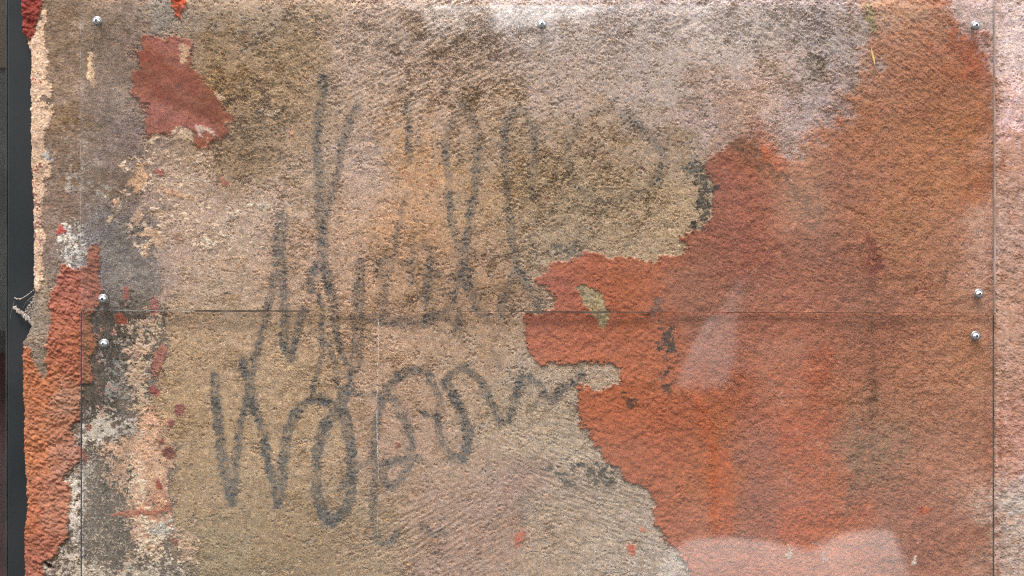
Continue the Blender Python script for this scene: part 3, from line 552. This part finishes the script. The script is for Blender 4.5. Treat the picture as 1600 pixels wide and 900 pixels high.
# ------------------------------------------------------------------ clear acrylic sheets
def acrylic(name, dust, f0=0.066, rough=0.03):
    m = bpy.data.materials.new(name); m.use_nodes = True; t = m.node_tree; t.nodes.clear()
    out = t.nodes.new('ShaderNodeOutputMaterial'); tr = t.nodes.new('ShaderNodeBsdfTransparent'); tr.inputs[0].default_value = (0.97, 0.975, 0.97, 1)
    gl = t.nodes.new('ShaderNodeBsdfGlossy'); gl.inputs['Roughness'].default_value = rough; gl.inputs[0].default_value = (1, 1, 1, 1)
    df = t.nodes.new('ShaderNodeBsdfDiffuse'); df.inputs[0].default_value = (0.62, 0.58, 0.54, 1)
    ge = t.nodes.new('ShaderNodeNewGeometry'); dot = t.nodes.new('ShaderNodeVectorMath'); dot.operation = 'DOT_PRODUCT'
    t.links.new(ge.outputs['Incoming'], dot.inputs[0]); t.links.new(ge.outputs['Normal'], dot.inputs[1])
    def M(op, a, b=None):
        n = t.nodes.new('ShaderNodeMath'); n.operation = op
        for k, v in ((0, a), (1, b)):
            if v is None: continue
            if isinstance(v, (int, float)): n.inputs[k].default_value = v
            else: t.links.new(v, n.inputs[k])
        return n.outputs[0]
    c = M('ABSOLUTE', dot.outputs['Value']); f = M('ADD', M('MULTIPLY', M('POWER', M('SUBTRACT', 1.0, c), 5.0), 1 - f0), f0)
    tc = t.nodes.new('ShaderNodeTexCoord'); n1 = t.nodes.new('ShaderNodeTexNoise'); n1.inputs['Scale'].default_value = 7; n1.inputs['Detail'].default_value = 8
    t.links.new(tc.outputs['Object'], n1.inputs['Vector'])
    r = t.nodes.new('ShaderNodeMapRange'); r.inputs[1].default_value = 0.42; r.inputs[2].default_value = 0.75; r.inputs[3].default_value = dust * 0.4; r.inputs[4].default_value = dust * 2.0
    t.links.new(n1.outputs['Fac'], r.inputs[0])
    m1 = t.nodes.new('ShaderNodeMixShader'); m2 = t.nodes.new('ShaderNodeMixShader')
    t.links.new(r.outputs[0], m1.inputs[0]); t.links.new(tr.outputs[0], m1.inputs[1]); t.links.new(df.outputs[0], m1.inputs[2])
    t.links.new(f, m2.inputs[0]); t.links.new(m1.outputs[0], m2.inputs[1]); t.links.new(gl.outputs[0], m2.inputs[2]); t.links.new(m2.outputs[0], out.inputs[0])
    return m
mat_acr = acrylic('clear_acrylic', 0.018, rough=0.06); mat_acr2 = acrylic('clean_acrylic', 0.014, rough=0.045)
mat_edge = noise_mat('sawn_acrylic', (0.03, 0.03, 0.03), (0.14, 0.135, 0.13), 60, 0.5, spec=0.3)
mat_edge_hazy = noise_mat('hazy_acrylic_edge', (0.10, 0.07, 0.055), (0.22, 0.17, 0.14), 25, 0.8, spec=0.1)
mat_edge_pale = noise_mat('pale_acrylic_edge', (0.22, 0.15, 0.12), (0.42, 0.33, 0.29), 45, 0.8, spec=0.1)
mat_edge_dull = noise_mat('dark_acrylic_edge', (0.06, 0.045, 0.035), (0.15, 0.115, 0.09), 40, 0.8, spec=0.1)  # dark edge; along the seam it paints in the seam's shadow
mat_edge_lit = noise_mat('lit_acrylic_edge', (0.28, 0.27, 0.25), (0.5, 0.48, 0.45), 40, 0.5, spec=0.3)  # glint at the seam's left end painted in as a lighter edge
TB, TF = 0.0058, 0.0098            # back and front of the sheets, metres in front of the wall
def sheet(x0, x1, corners, bow, ph, label, mat):
    """corners: y top left, top right, bottom left, bottom right in photo pixels"""
    yt0, yt1, yb0, yb1 = corners
    root = empty('acrylic_sheet', (wx((x0 + x1) / 2, TB), -TB, wz(max(yb0, yb1), TB)))
    tag(root, label, 'acrylic sheet', 'clear sheets screwed over the wall')
    nx, ny = 72, 26; V = []
    for t_, in ((TF,), (TB,)):
        for j in range(ny + 1):
            for i in range(nx + 1):
                u, v = i / nx, j / ny
                px = x0 + (x1 - x0) * u; py = (yt0 * (1 - u) + yt1 * u) * (1 - v) + (yb0 * (1 - u) + yb1 * u) * v
                b = bow * math.sin(math.pi * v) * (0.6 * math.sin(2.2 * math.pi * u + ph) + 0.4 * math.sin(5 * math.pi * u + 2 * ph)) * math.sin(math.pi * min(1, u * 8) / 2) * math.sin(math.pi * min(1, (1 - u) * 8) / 2)
                V.append((wx(px, TB), -(t_ + b), wz(py, TB)))
    n = (nx + 1) * (ny + 1); F = []
    for j in range(ny):
        for i in range(nx):
            a = j * (nx + 1) + i; b_, c_, d_ = a + 1, a + nx + 2, a + nx + 1
            F.append((a, d_, c_, b_)); F.append((n + a, n + b_, n + c_, n + d_))
    me = bpy.data.meshes.new('panel'); me.from_pydata(V, [], F); me.polygons.foreach_set('use_smooth', [True] * len(F)); me.update()
    link('panel', me, mat, root)
    # the four sawn edges, each a narrow strip standing a hair proud of the panel
    def strip(path, normal, mat, wd=0.0007, nk=3):
        bm = bmesh.new(); vs = []; w0 = wd
        for q in path:
            wd = w0 * random.uniform(0.45, 1.25) if w0 > 0.0005 else w0
            f_, b_ = V[q], V[q + n]
            o = [f_[0] + normal[0] * wd, f_[1] + 0.0002, f_[2] + normal[1] * wd]
            if nk < 3: b_ = (b_[0], f_[1] + (b_[1] - f_[1]) * 0.8, b_[2])
            vs.append([bm.verts.new((f_[0] - normal[0] * wd * .2, f_[1] - 0.0003, f_[2] - normal[1] * wd * .2)), bm.verts.new(o), bm.verts.new((o[0], b_[1] - 0.0001, o[2])), bm.verts.new((b_[0], b_[1] + 0.0002, b_[2]))])
        for a, b in zip(vs, vs[1:]):
            for k in range(nk): bm.faces.new((a[k], a[k + 1], b[k + 1], b[k]))
        bm_obj('sawn_edge', bm, mat, root)
    L = [j * (nx + 1) for j in range(ny + 1)]; R = [j * (nx + 1) + nx for j in range(ny + 1)]
    Tp = list(range(nx + 1)); Bt = [ny * (nx + 1) + i for i in range(nx + 1)]
    return root, strip, L, R, Tp, Bt, V, n
r1, st1, L, R, Tp, Bt, V1, nV = sheet(128, 1552, (8, 10, 484, 489), 0.0012, 0.4, 'upper of the two clear acrylic sheets, held by five screws', mat_acr)
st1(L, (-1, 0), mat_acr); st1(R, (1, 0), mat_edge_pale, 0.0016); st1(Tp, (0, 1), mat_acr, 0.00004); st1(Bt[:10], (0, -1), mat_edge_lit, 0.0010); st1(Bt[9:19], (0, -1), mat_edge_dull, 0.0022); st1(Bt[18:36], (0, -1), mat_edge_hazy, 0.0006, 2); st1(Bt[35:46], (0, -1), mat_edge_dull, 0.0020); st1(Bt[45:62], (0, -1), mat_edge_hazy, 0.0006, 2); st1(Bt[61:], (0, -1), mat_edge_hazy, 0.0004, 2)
r2, st2, L, R, Tp, Bt, V2, nV = sheet(128, 1551, (486.5, 491.5, 962, 964), 0.0007, 2.1, 'lower of the two clear acrylic sheets, with a dark left edge line', mat_acr2)
st2(L, (-1, 0), mat_edge, 0.0004); st2(R, (1, 0), mat_edge_dull, 0.0003); st2(Tp, (0, 1), mat_acr2, 0.00004); st2(Bt, (0, -1), mat_edge)

# ------------------------------------------------------------------ screws
mat_steel, t_, p_ = new_mat('zinc_steel'); p_.inputs['Base Color'].default_value = (0.72, 0.74, 0.76, 1); p_.inputs['Metallic'].default_value = 1.0; p_.inputs['Roughness'].default_value = 0.28
mat_washer = noise_mat('dull_zinc', (0.16, 0.17, 0.18), (0.36, 0.37, 0.38), 900, 0.42, 0.9)
mat_dark = noise_mat('dark_recess', (0.012, 0.013, 0.014), (0.03, 0.03, 0.03), 800, 0.6)
def lathe(prof, n=24):
    bm = bmesh.new(); rings = []
    for (r, y) in prof:
        rings.append([bm.verts.new((r * math.cos(2 * math.pi * i / n), -y, r * math.sin(2 * math.pi * i / n))) for i in range(n)] if r > 1e-6 else [bm.verts.new((0, -y, 0))])
    for a, b in zip(rings, rings[1:]):
        for i in range(n):
            k = (i + 1) % n
            if len(a) == 1 and len(b) == 1: continue
            if len(b) == 1: bm.faces.new((a[i], a[k], b[0]))
            elif len(a) == 1: bm.faces.new((a[0], b[k], b[i]))
            else: bm.faces.new((a[i], a[k], b[k], b[i]))
    return bm
HR, SR = 0.0043, 0.0018
def screw_meshes():
    pr = [(0.0019, -0.022), (0.0019, 0.0010), (HR * 0.96, 0.0010), (HR, 0.0016)]
    pr += [(HR * math.cos(a), 0.0016 + 0.0030 * math.sin(a)) for a in [math.radians(k) for k in range(10, 71, 10)]]
    pr += [(SR, 0.0046), (SR, 0.0026), (0.0005, 0.0026), (0.0005, 0.0038), (0, 0.0039)]
    head = lathe(pr, 30)
    for v in head.verts:                    # star drive: pull the rim of the socket into six lobes
        r = math.hypot(v.co.x, v.co.z)
        if abs(r - SR) < 1e-5:
            a = math.atan2(v.co.z, v.co.x); k = 1 + 0.20 * math.cos(6 * a); v.co.x *= k; v.co.z *= k
    was = lathe([(0.0020, 0.0), (0.0061, 0.0), (0.0063, 0.0004), (0.0060, 0.0010), (0.0046, 0.00125), (0.0020, 0.00125)], 30)
    rec = lathe([(SR * 0.78, 0.00262), (SR * 0.76, 0.0034), (SR * 0.60, 0.0031), (0.00055, 0.0031)], 18)
    return head, was, rec
screws = [(152,33,'screw in the top left corner of the upper clear sheet'),(847,38,'lone screw at the middle of the top edge'),(1524,40,'screw in the top right corner over orange rusty paint'),
          (161,467,'screw just above the seam beside the left red strip'),(1529,459,'screw just above the seam near the right sheet edge'),
          (163,537,'screw below the seam in the dark grey mortar at left'),(1524,525,'screw below the seam near the right sheet edge on red paint')]
proto = None
for k, (px, py, lb) in enumerate(screws):
    loc = (wx(px, TF), -TF - 0.0002, wz(py, TF))
    if proto is None:
        proto = empty('screw', (0, 0, 0)); h, wsh, rec = screw_meshes()
        bm_obj('head', h, mat_steel, proto, True); bm_obj('washer', wsh, mat_washer, proto, True); bm_obj('drive_socket', rec, mat_dark, proto)
        o = proto
    else:
        o = proto.copy(); C.objects.link(o)
        for ch in proto.children:
            c = ch.copy(); C.objects.link(c); c.parent = o
    o.location = loc; o.rotation_euler = (random.uniform(-.05, .05), random.uniform(0, 6.28), random.uniform(-.05, .05))
    tag(o, lb, 'screw', 'screws holding the clear sheets')

# dried white run on the lower sheet
bm = bmesh.new(); prev = None; mat_run = noise_mat('dried_lime_run', (0.28, 0.26, 0.24), (0.52, 0.49, 0.46), 700, 0.9)
run = empty('dried_drip', (wx(590, TF), -TF - .003, wz(900, TF)))
tag(run, 'thin broken white drip line dried down the lower clear sheet', 'drip')
py = 488.0; k = 0
while py < 905:
    ln = random.uniform(1.5, 5.0); x = 590.5 + 1.2 * math.sin(py / 37.0) + random.uniform(-.5, .5); wd = random.uniform(0.3, 0.75) * (1.0 if py < 720 else 0.6)
    if random.random() < (0.8 if py < 760 else 0.35):
        add_box(bm, wx(x - wd, TF), wx(x + wd, TF), -TF - 0.0031, -TF - 0.0026, wz(py + ln, TF), wz(py, TF))
    py += ln + random.uniform(.2, 1.6)
bm_obj('drip_crust', bm, mat_run, run)

# straw sliver caught between sheet and wall
bm = bmesh.new(); mat_straw = noise_mat('straw', (0.62, 0.38, 0.13), (0.80, 0.56, 0.24), 300, 0.6)
pts = [(1358.5, 77, .5), (1360, 83, 1.3), (1362, 92, 1.6), (1363.5, 98, 1.2), (1364.5, 103, .4)]; rings = []
for (px, py, r_) in pts:
    rings.append([bm.verts.new((wx(px) + r_ * S * math.cos(a), -0.0072 + r_ * S * 0.6 * math.sin(a), wz(py))) for a in [i * math.pi / 3 for i in range(6)]])
for a, b in zip(rings, rings[1:]):
    for i in range(6): bm.faces.new((a[i], a[(i + 1) % 6], b[(i + 1) % 6], b[i]))
bm.faces.new(rings[0]); bm.faces.new(rings[-1][::-1])
tag(bm_obj('straw_sliver', bm, mat_straw), 'tiny yellow straw sliver stuck on the red wall at upper right', 'straw')

# ------------------------------------------------------------------ shopfront: dark metal post, bead, glass, things behind it
mat_post = noise_mat('painted_metal', (0.014, 0.017, 0.019), (0.026, 0.029, 0.032), 6, 0.40, spec=0.25)
mat_bead = noise_mat('worn_bead', (0.016, 0.017, 0.018), (0.05, 0.05, 0.05), 30, 0.4, spec=0.3)
shop = empty('shopfront', (wx(-600), 0.03, 0))
tag(shop, 'dark metal framed shop window along the left edge of the wall', 'shop window')
box('post', (wx(12, -0.011), wx(95), 0.011, 0.075, 0.0, 2.9), mat_post, shop, 0.0012)
box('glazing_bead', (wx(8.5, -0.016), wx(11.7, -0.016), 0.016, 0.05, 0.0, 2.8), mat_bead, shop, 0.0006)
box('post', (wx(-2700), wx(-2620), 0.011, 0.075, 0.0, 2.9), mat_post, shop, 0.0012)
box('head_rail', (wx(-2619), wx(11), 0.012, 0.075, 2.81, 2.9), mat_post, shop, 0.0012)
box('sill_rail', (wx(-2619), wx(8), 0.012, 0.075, 0.02, 0.16), mat_post, shop, 0.0012)
box('glass_pane', (wx(-2618), wx(11.0, -0.016), 0.034, 0.040, 0.165, 2.805), acrylic('window_glass', 0.01, 0.05), shop)
box('fascia_board', (wx(-2700), wx(95), 0.012, 0.08, 2.905, 3.4), noise_mat('fascia', (0.05, 0.045, 0.04), (0.08, 0.07, 0.06), 8, 0.6), shop)
mat_in = noise_mat('dim_interior', (0.010, 0.010, 0.010), (0.02, 0.02, 0.02), 3, 0.9)
box('back_panel', (wx(-2700), wx(60), 0.62, 0.66, 0.0, 2.9), mat_in, shop)
box('side_panel', (wx(14), wx(40), 0.08, 0.62, 0.0, 2.9), mat_in, shop)
box('board', (wx(-420), wx(13), 0.060, 0.072, wz(92), wz(92) + 0.9), noise_mat('brown_board', (0.030, 0.020, 0.012), (0.055, 0.038, 0.022), 14, 0.7), shop)
box('blind', (wx(-420), wx(13), 0.064, 0.068, wz(520), wz(96)), noise_mat('grey_blind', (0.012, 0.015, 0.015), (0.035, 0.042, 0.04), 12, 0.8), shop)
bm = bmesh.new(); vs = []
for j in range(2):
    vs.append([bm.verts.new((wx(-700) + i * 0.012, 0.12 + 0.018 * math.sin(i * 0.9), wz(1500) if j else wz(560))) for i in range(50)])
for i in range(49): bm.faces.new((vs[0][i], vs[0][i + 1], vs[1][i + 1], vs[1][i]))
bm_obj('curtain', bm, noise_mat('dark_red_cloth', (0.006, 0.003, 0.003), (0.14, 0.02, 0.03), 9, 0.9), shop, True)

# dusty cobweb strung from the plaster to the post
web = empty('cobweb', (wx(36), -0.001, wz(510)))
tag(web, 'dusty torn cobweb strung from the plaster to the dark post', 'cobweb')
mat_web = noise_mat('cobweb_dust', (0.20, 0.165, 0.14), (0.46, 0.39, 0.34), 700, 0.95)
def strand(pts, r, name='strand', wob=0.5):
    bm = bmesh.new(); rings = []
    P = []
    for a, b in zip(pts, pts[1:]):
        nseg = max(2, int(math.hypot(b[0] - a[0], b[1] - a[1]) / 1.2))
        for i in range(nseg): P.append(tuple(a[k] + (b[k] - a[k]) * i / nseg for k in range(3)) + (a[3] + (b[3] - a[3]) * i / nseg,))
    P.append(pts[-1])
    for (px, py, y, rr) in P:
        j = random.uniform(1 - wob, 1 + wob) * rr * r; ox, oy = random.uniform(-.35, .35) * rr, random.uniform(-.35, .35) * rr
        rings.append([bm.verts.new((wx(px + ox) + j * S * math.cos(a) * .55, y + j * S * math.sin(a) * .5, wz(py + oy) + j * S * math.cos(a))) for a in [i * math.pi / 2.5 for i in range(5)]])
    for a, b in zip(rings, rings[1:]):
        for i in range(5): bm.faces.new((a[i], a[(i + 1) % 5], b[(i + 1) % 5], b[i]))
    bm_obj(name, bm, mat_web, web)
strand([(16, 479, .009, .7), (20, 481, .006, 2.6), (28, 486, .003, 2.8), (38, 493, .001, 3.0), (47, 501, 0, 3.2), (53, 508, 0, 2.6)], 1.0, 'thick_strand')
strand([(17, 465, .010, .5), (22, 467, .008, .9), (30, 467, .006, .9), (40, 462, .003, 1.1), (48, 457, 0, 1.3), (54, 452, 0, 1.0)], 1.0)
strand([(34, 480, .004, .5), (42, 470, .002, .8), (52, 462, 0, 1.0)], 1.0)
strand([(10, 500, .011, .35), (13, 487, .010, .6), (16, 476, .009, .8), (18, 470, .009, .4)], 1.0)
strand([(36, 489, .003, .7), (43, 478, .001, 1.0), (53, 472, 0, 1.2)], 1.0)
bm = bmesh.new()
for i in range(520):            # felted dust between the strands, many little rags with gaps
    u, v = random.random(), random.random()
    if u + v > 1: u, v = 1 - u, 1 - v
    px = 35 + (56 - 35) * u + (54 - 35) * v; py = 489 + (458 - 489) * u + (510 - 489) * v
    if px < 50 and random.random() < 0.25: continue
    r_ = random.uniform(.5, 1.3) * S; y = 0.003 * max(0, (54 - px) / 20) + random.uniform(-.0015, .001); a0 = random.uniform(0, 6)
    bm.faces.new([bm.verts.new((wx(px) + r_ * math.cos(a0 + k * 2.1) * random.uniform(.6, 1.2), y + random.uniform(-.0006, .0006), wz(py) + r_ * math.sin(a0 + k * 2.1) * random.uniform(.6, 1.2))) for k in range(3)])
o = bm_obj('dust_felt', bm, mat_web, web); o['kind'] = 'stuff'

# ------------------------------------------------------------------ the street behind the camera, seen as reflections in the sheets
box('pavement', (-30, 30, -40, 2, -0.3, 0.0), noise_mat('basalt_paving', (0.05, 0.048, 0.045), (0.09, 0.085, 0.08), 5, 0.7), None)['kind'] = 'structure'

def place(px, py, q):            # where a thing q metres in front of the wall stands to be mirrored at photo pixel px, py
    k = (D + q) * 1.3 / 1600 / D
    return (px - 800) * k, ZC + (450 - py) * k
mats_house = [noise_mat('ochre_stucco', (0.22, 0.15, 0.09), (0.30, 0.21, 0.13), 2, 0.9), noise_mat('brown_stucco', (0.07, 0.05, 0.036), (0.11, 0.08, 0.06), 2, 0.9),
              noise_mat('pale_stucco', (0.44, 0.38, 0.30), (0.52, 0.46, 0.37), 2, 0.9), noise_mat('grey_stucco', (0.09, 0.085, 0.08), (0.13, 0.125, 0.12), 2, 0.9)]
mat_tile = noise_mat('clay_tile', (0.16, 0.06, 0.035), (0.24, 0.10, 0.06), 6, 0.85); mat_pane = noise_mat('dark_window', (0.01, 0.012, 0.015), (0.03, 0.03, 0.035), 2, 0.1)
def house(px0, px1, py, q, mi, label, dp=6):
    x0, zt = place(px0, py, q); x1, _ = place(px1, py, q)
    r = empty('house', ((x0 + x1) / 2, -q, 0)); tag(r, label, 'house', 'houses across the street mirrored in the sheets')
    box('wall', (x0, x1, -q - dp, -q, 0, zt - 0.12), mats_house[mi], r)
    box('roof', (x0 - .02, x1 + .02, -q - dp, -q + .25, zt - 0.119, zt), mat_tile, r)
    n = max(1, int((x1 - x0) / 1.4)); rows = max(1, int(zt / 2.9))
    for j in range(rows):
        for i in range(n):
            xc = x0 + (x1 - x0) * (i + .5) / n; zb = 0.9 + 2.8 * j
            if zb + 1.3 < zt - .2: box('window', (xc - .4, xc + .4, -q - .1, -q + .03, zb, zb + 1.3), mat_pane, r)
house(-900, 372, -150, 14, 1, 'tall brown house mirrored at the left of the sheets')
house(374, 518, -40, 14, 3, 'grey house left of the narrow sky gap', 0.9)
house(500, 640, -300, 22, 2, 'pale house added behind the narrow gap for its reflection')  # added to tone the bright streak mirrored in the upper sheet
house(600, 770, 12, 14, 3, 'grey house right of the narrow sky gap')
house(772, 1078, 48, 14, 1, 'brown house mirrored at the top middle')
house(1080, 1183, 226, 15, 3, 'low grey house beside the pale tower')
house(1184, 1262, -60, 14, 2, 'pale narrow tower mirrored at the upper right')
house(1264, 1330, 196, 15, 3, 'low grey house right of the pale tower')
house(1332, 1478, -150, 14, 1, 'tall brown house mirrored at the right')
house(1480, 1640, 168, 14, 0, 'low ochre house mirrored at the right sheet edge')
house(1642, 2600, -100, 14, 1, 'wide brown house beyond the right sheet edge')
# white canvas added behind the camera to give the lower sheet its bottom reflection
prof = [(1050, 925), (1064, 884), (1082, 864), (1105, 852), (1130, 847), (1165, 846), (1200, 849), (1230, 855), (1260, 862), (1290, 871), (1312, 876), (1318, 872), (1336, 856), (1352, 843), (1368, 836), (1384, 831), (1388, 832), (1396, 848), (1408, 873), (1420, 900), (1434, 932)]
bm = bmesh.new(); rows = []
for (dy, dz) in ((0.34, -0.42), (0.20, -0.16), (0.0, 0.0), (-0.2, -0.05), (-0.6, -0.16), (-0.8, -0.3), (-0.86, -0.5)):
    row = []
    for (px, py) in prof:
        x, z = place(px, py, 3.4); row.append(bm.verts.new((x, -3.4 + dy + random.uniform(-.02, .02), max(0.02, z + dz * 0.8 + random.uniform(-.006, .006)))))
    rows.append(row)
for a, b in zip(rows, rows[1:]):
    for i in range(len(prof) - 1): bm.faces.new((a[i], a[i + 1], b[i + 1], b[i]))
mat_canvas = noise_mat('white_canvas', (0.82, 0.80, 0.78), (0.89, 0.88, 0.86), 5, 0.9)
tag(bm_obj('added_canvas', bm, mat_canvas, None, True), 'added white canvas cover, unseen except as the bottom reflection', 'cover')
# folded white parasol added behind the camera for the reflection right of centre
par = empty('added_parasol', (place(1118, 420, 4.2)[0], -4.2, 0)); tag(par, 'added folded white parasol, unseen except as a reflection right of the middle', 'parasol')
cx, zt = par.location.x, place(1140, 418, 4.2)[1]
bm = bmesh.new(); rings = []
for k in range(9):
    f = k / 8; r_ = 0.006 + 0.092 * min(1, f * 1.3); z = zt - 0.54 * f
    rings.append([bm.verts.new((cx - 0.17 * f + 0.10 + r_ * (1 + .22 * math.cos(8 * a)) * math.cos(a), -4.2 + r_ * (1 + .22 * math.cos(8 * a)) * math.sin(a), z)) for a in [2 * math.pi * i / 48 for i in range(48)]])
for a, b in zip(rings, rings[1:]):
    for i in range(48): bm.faces.new((a[i], a[(i + 1) % 48], b[(i + 1) % 48], b[i]))
bm_obj('canopy', bm, mat_canvas, par, True)
box('pole', (cx - 0.015, cx + 0.015, -4.215, -4.185, 0.0, zt + 0.03), mat_post, par)
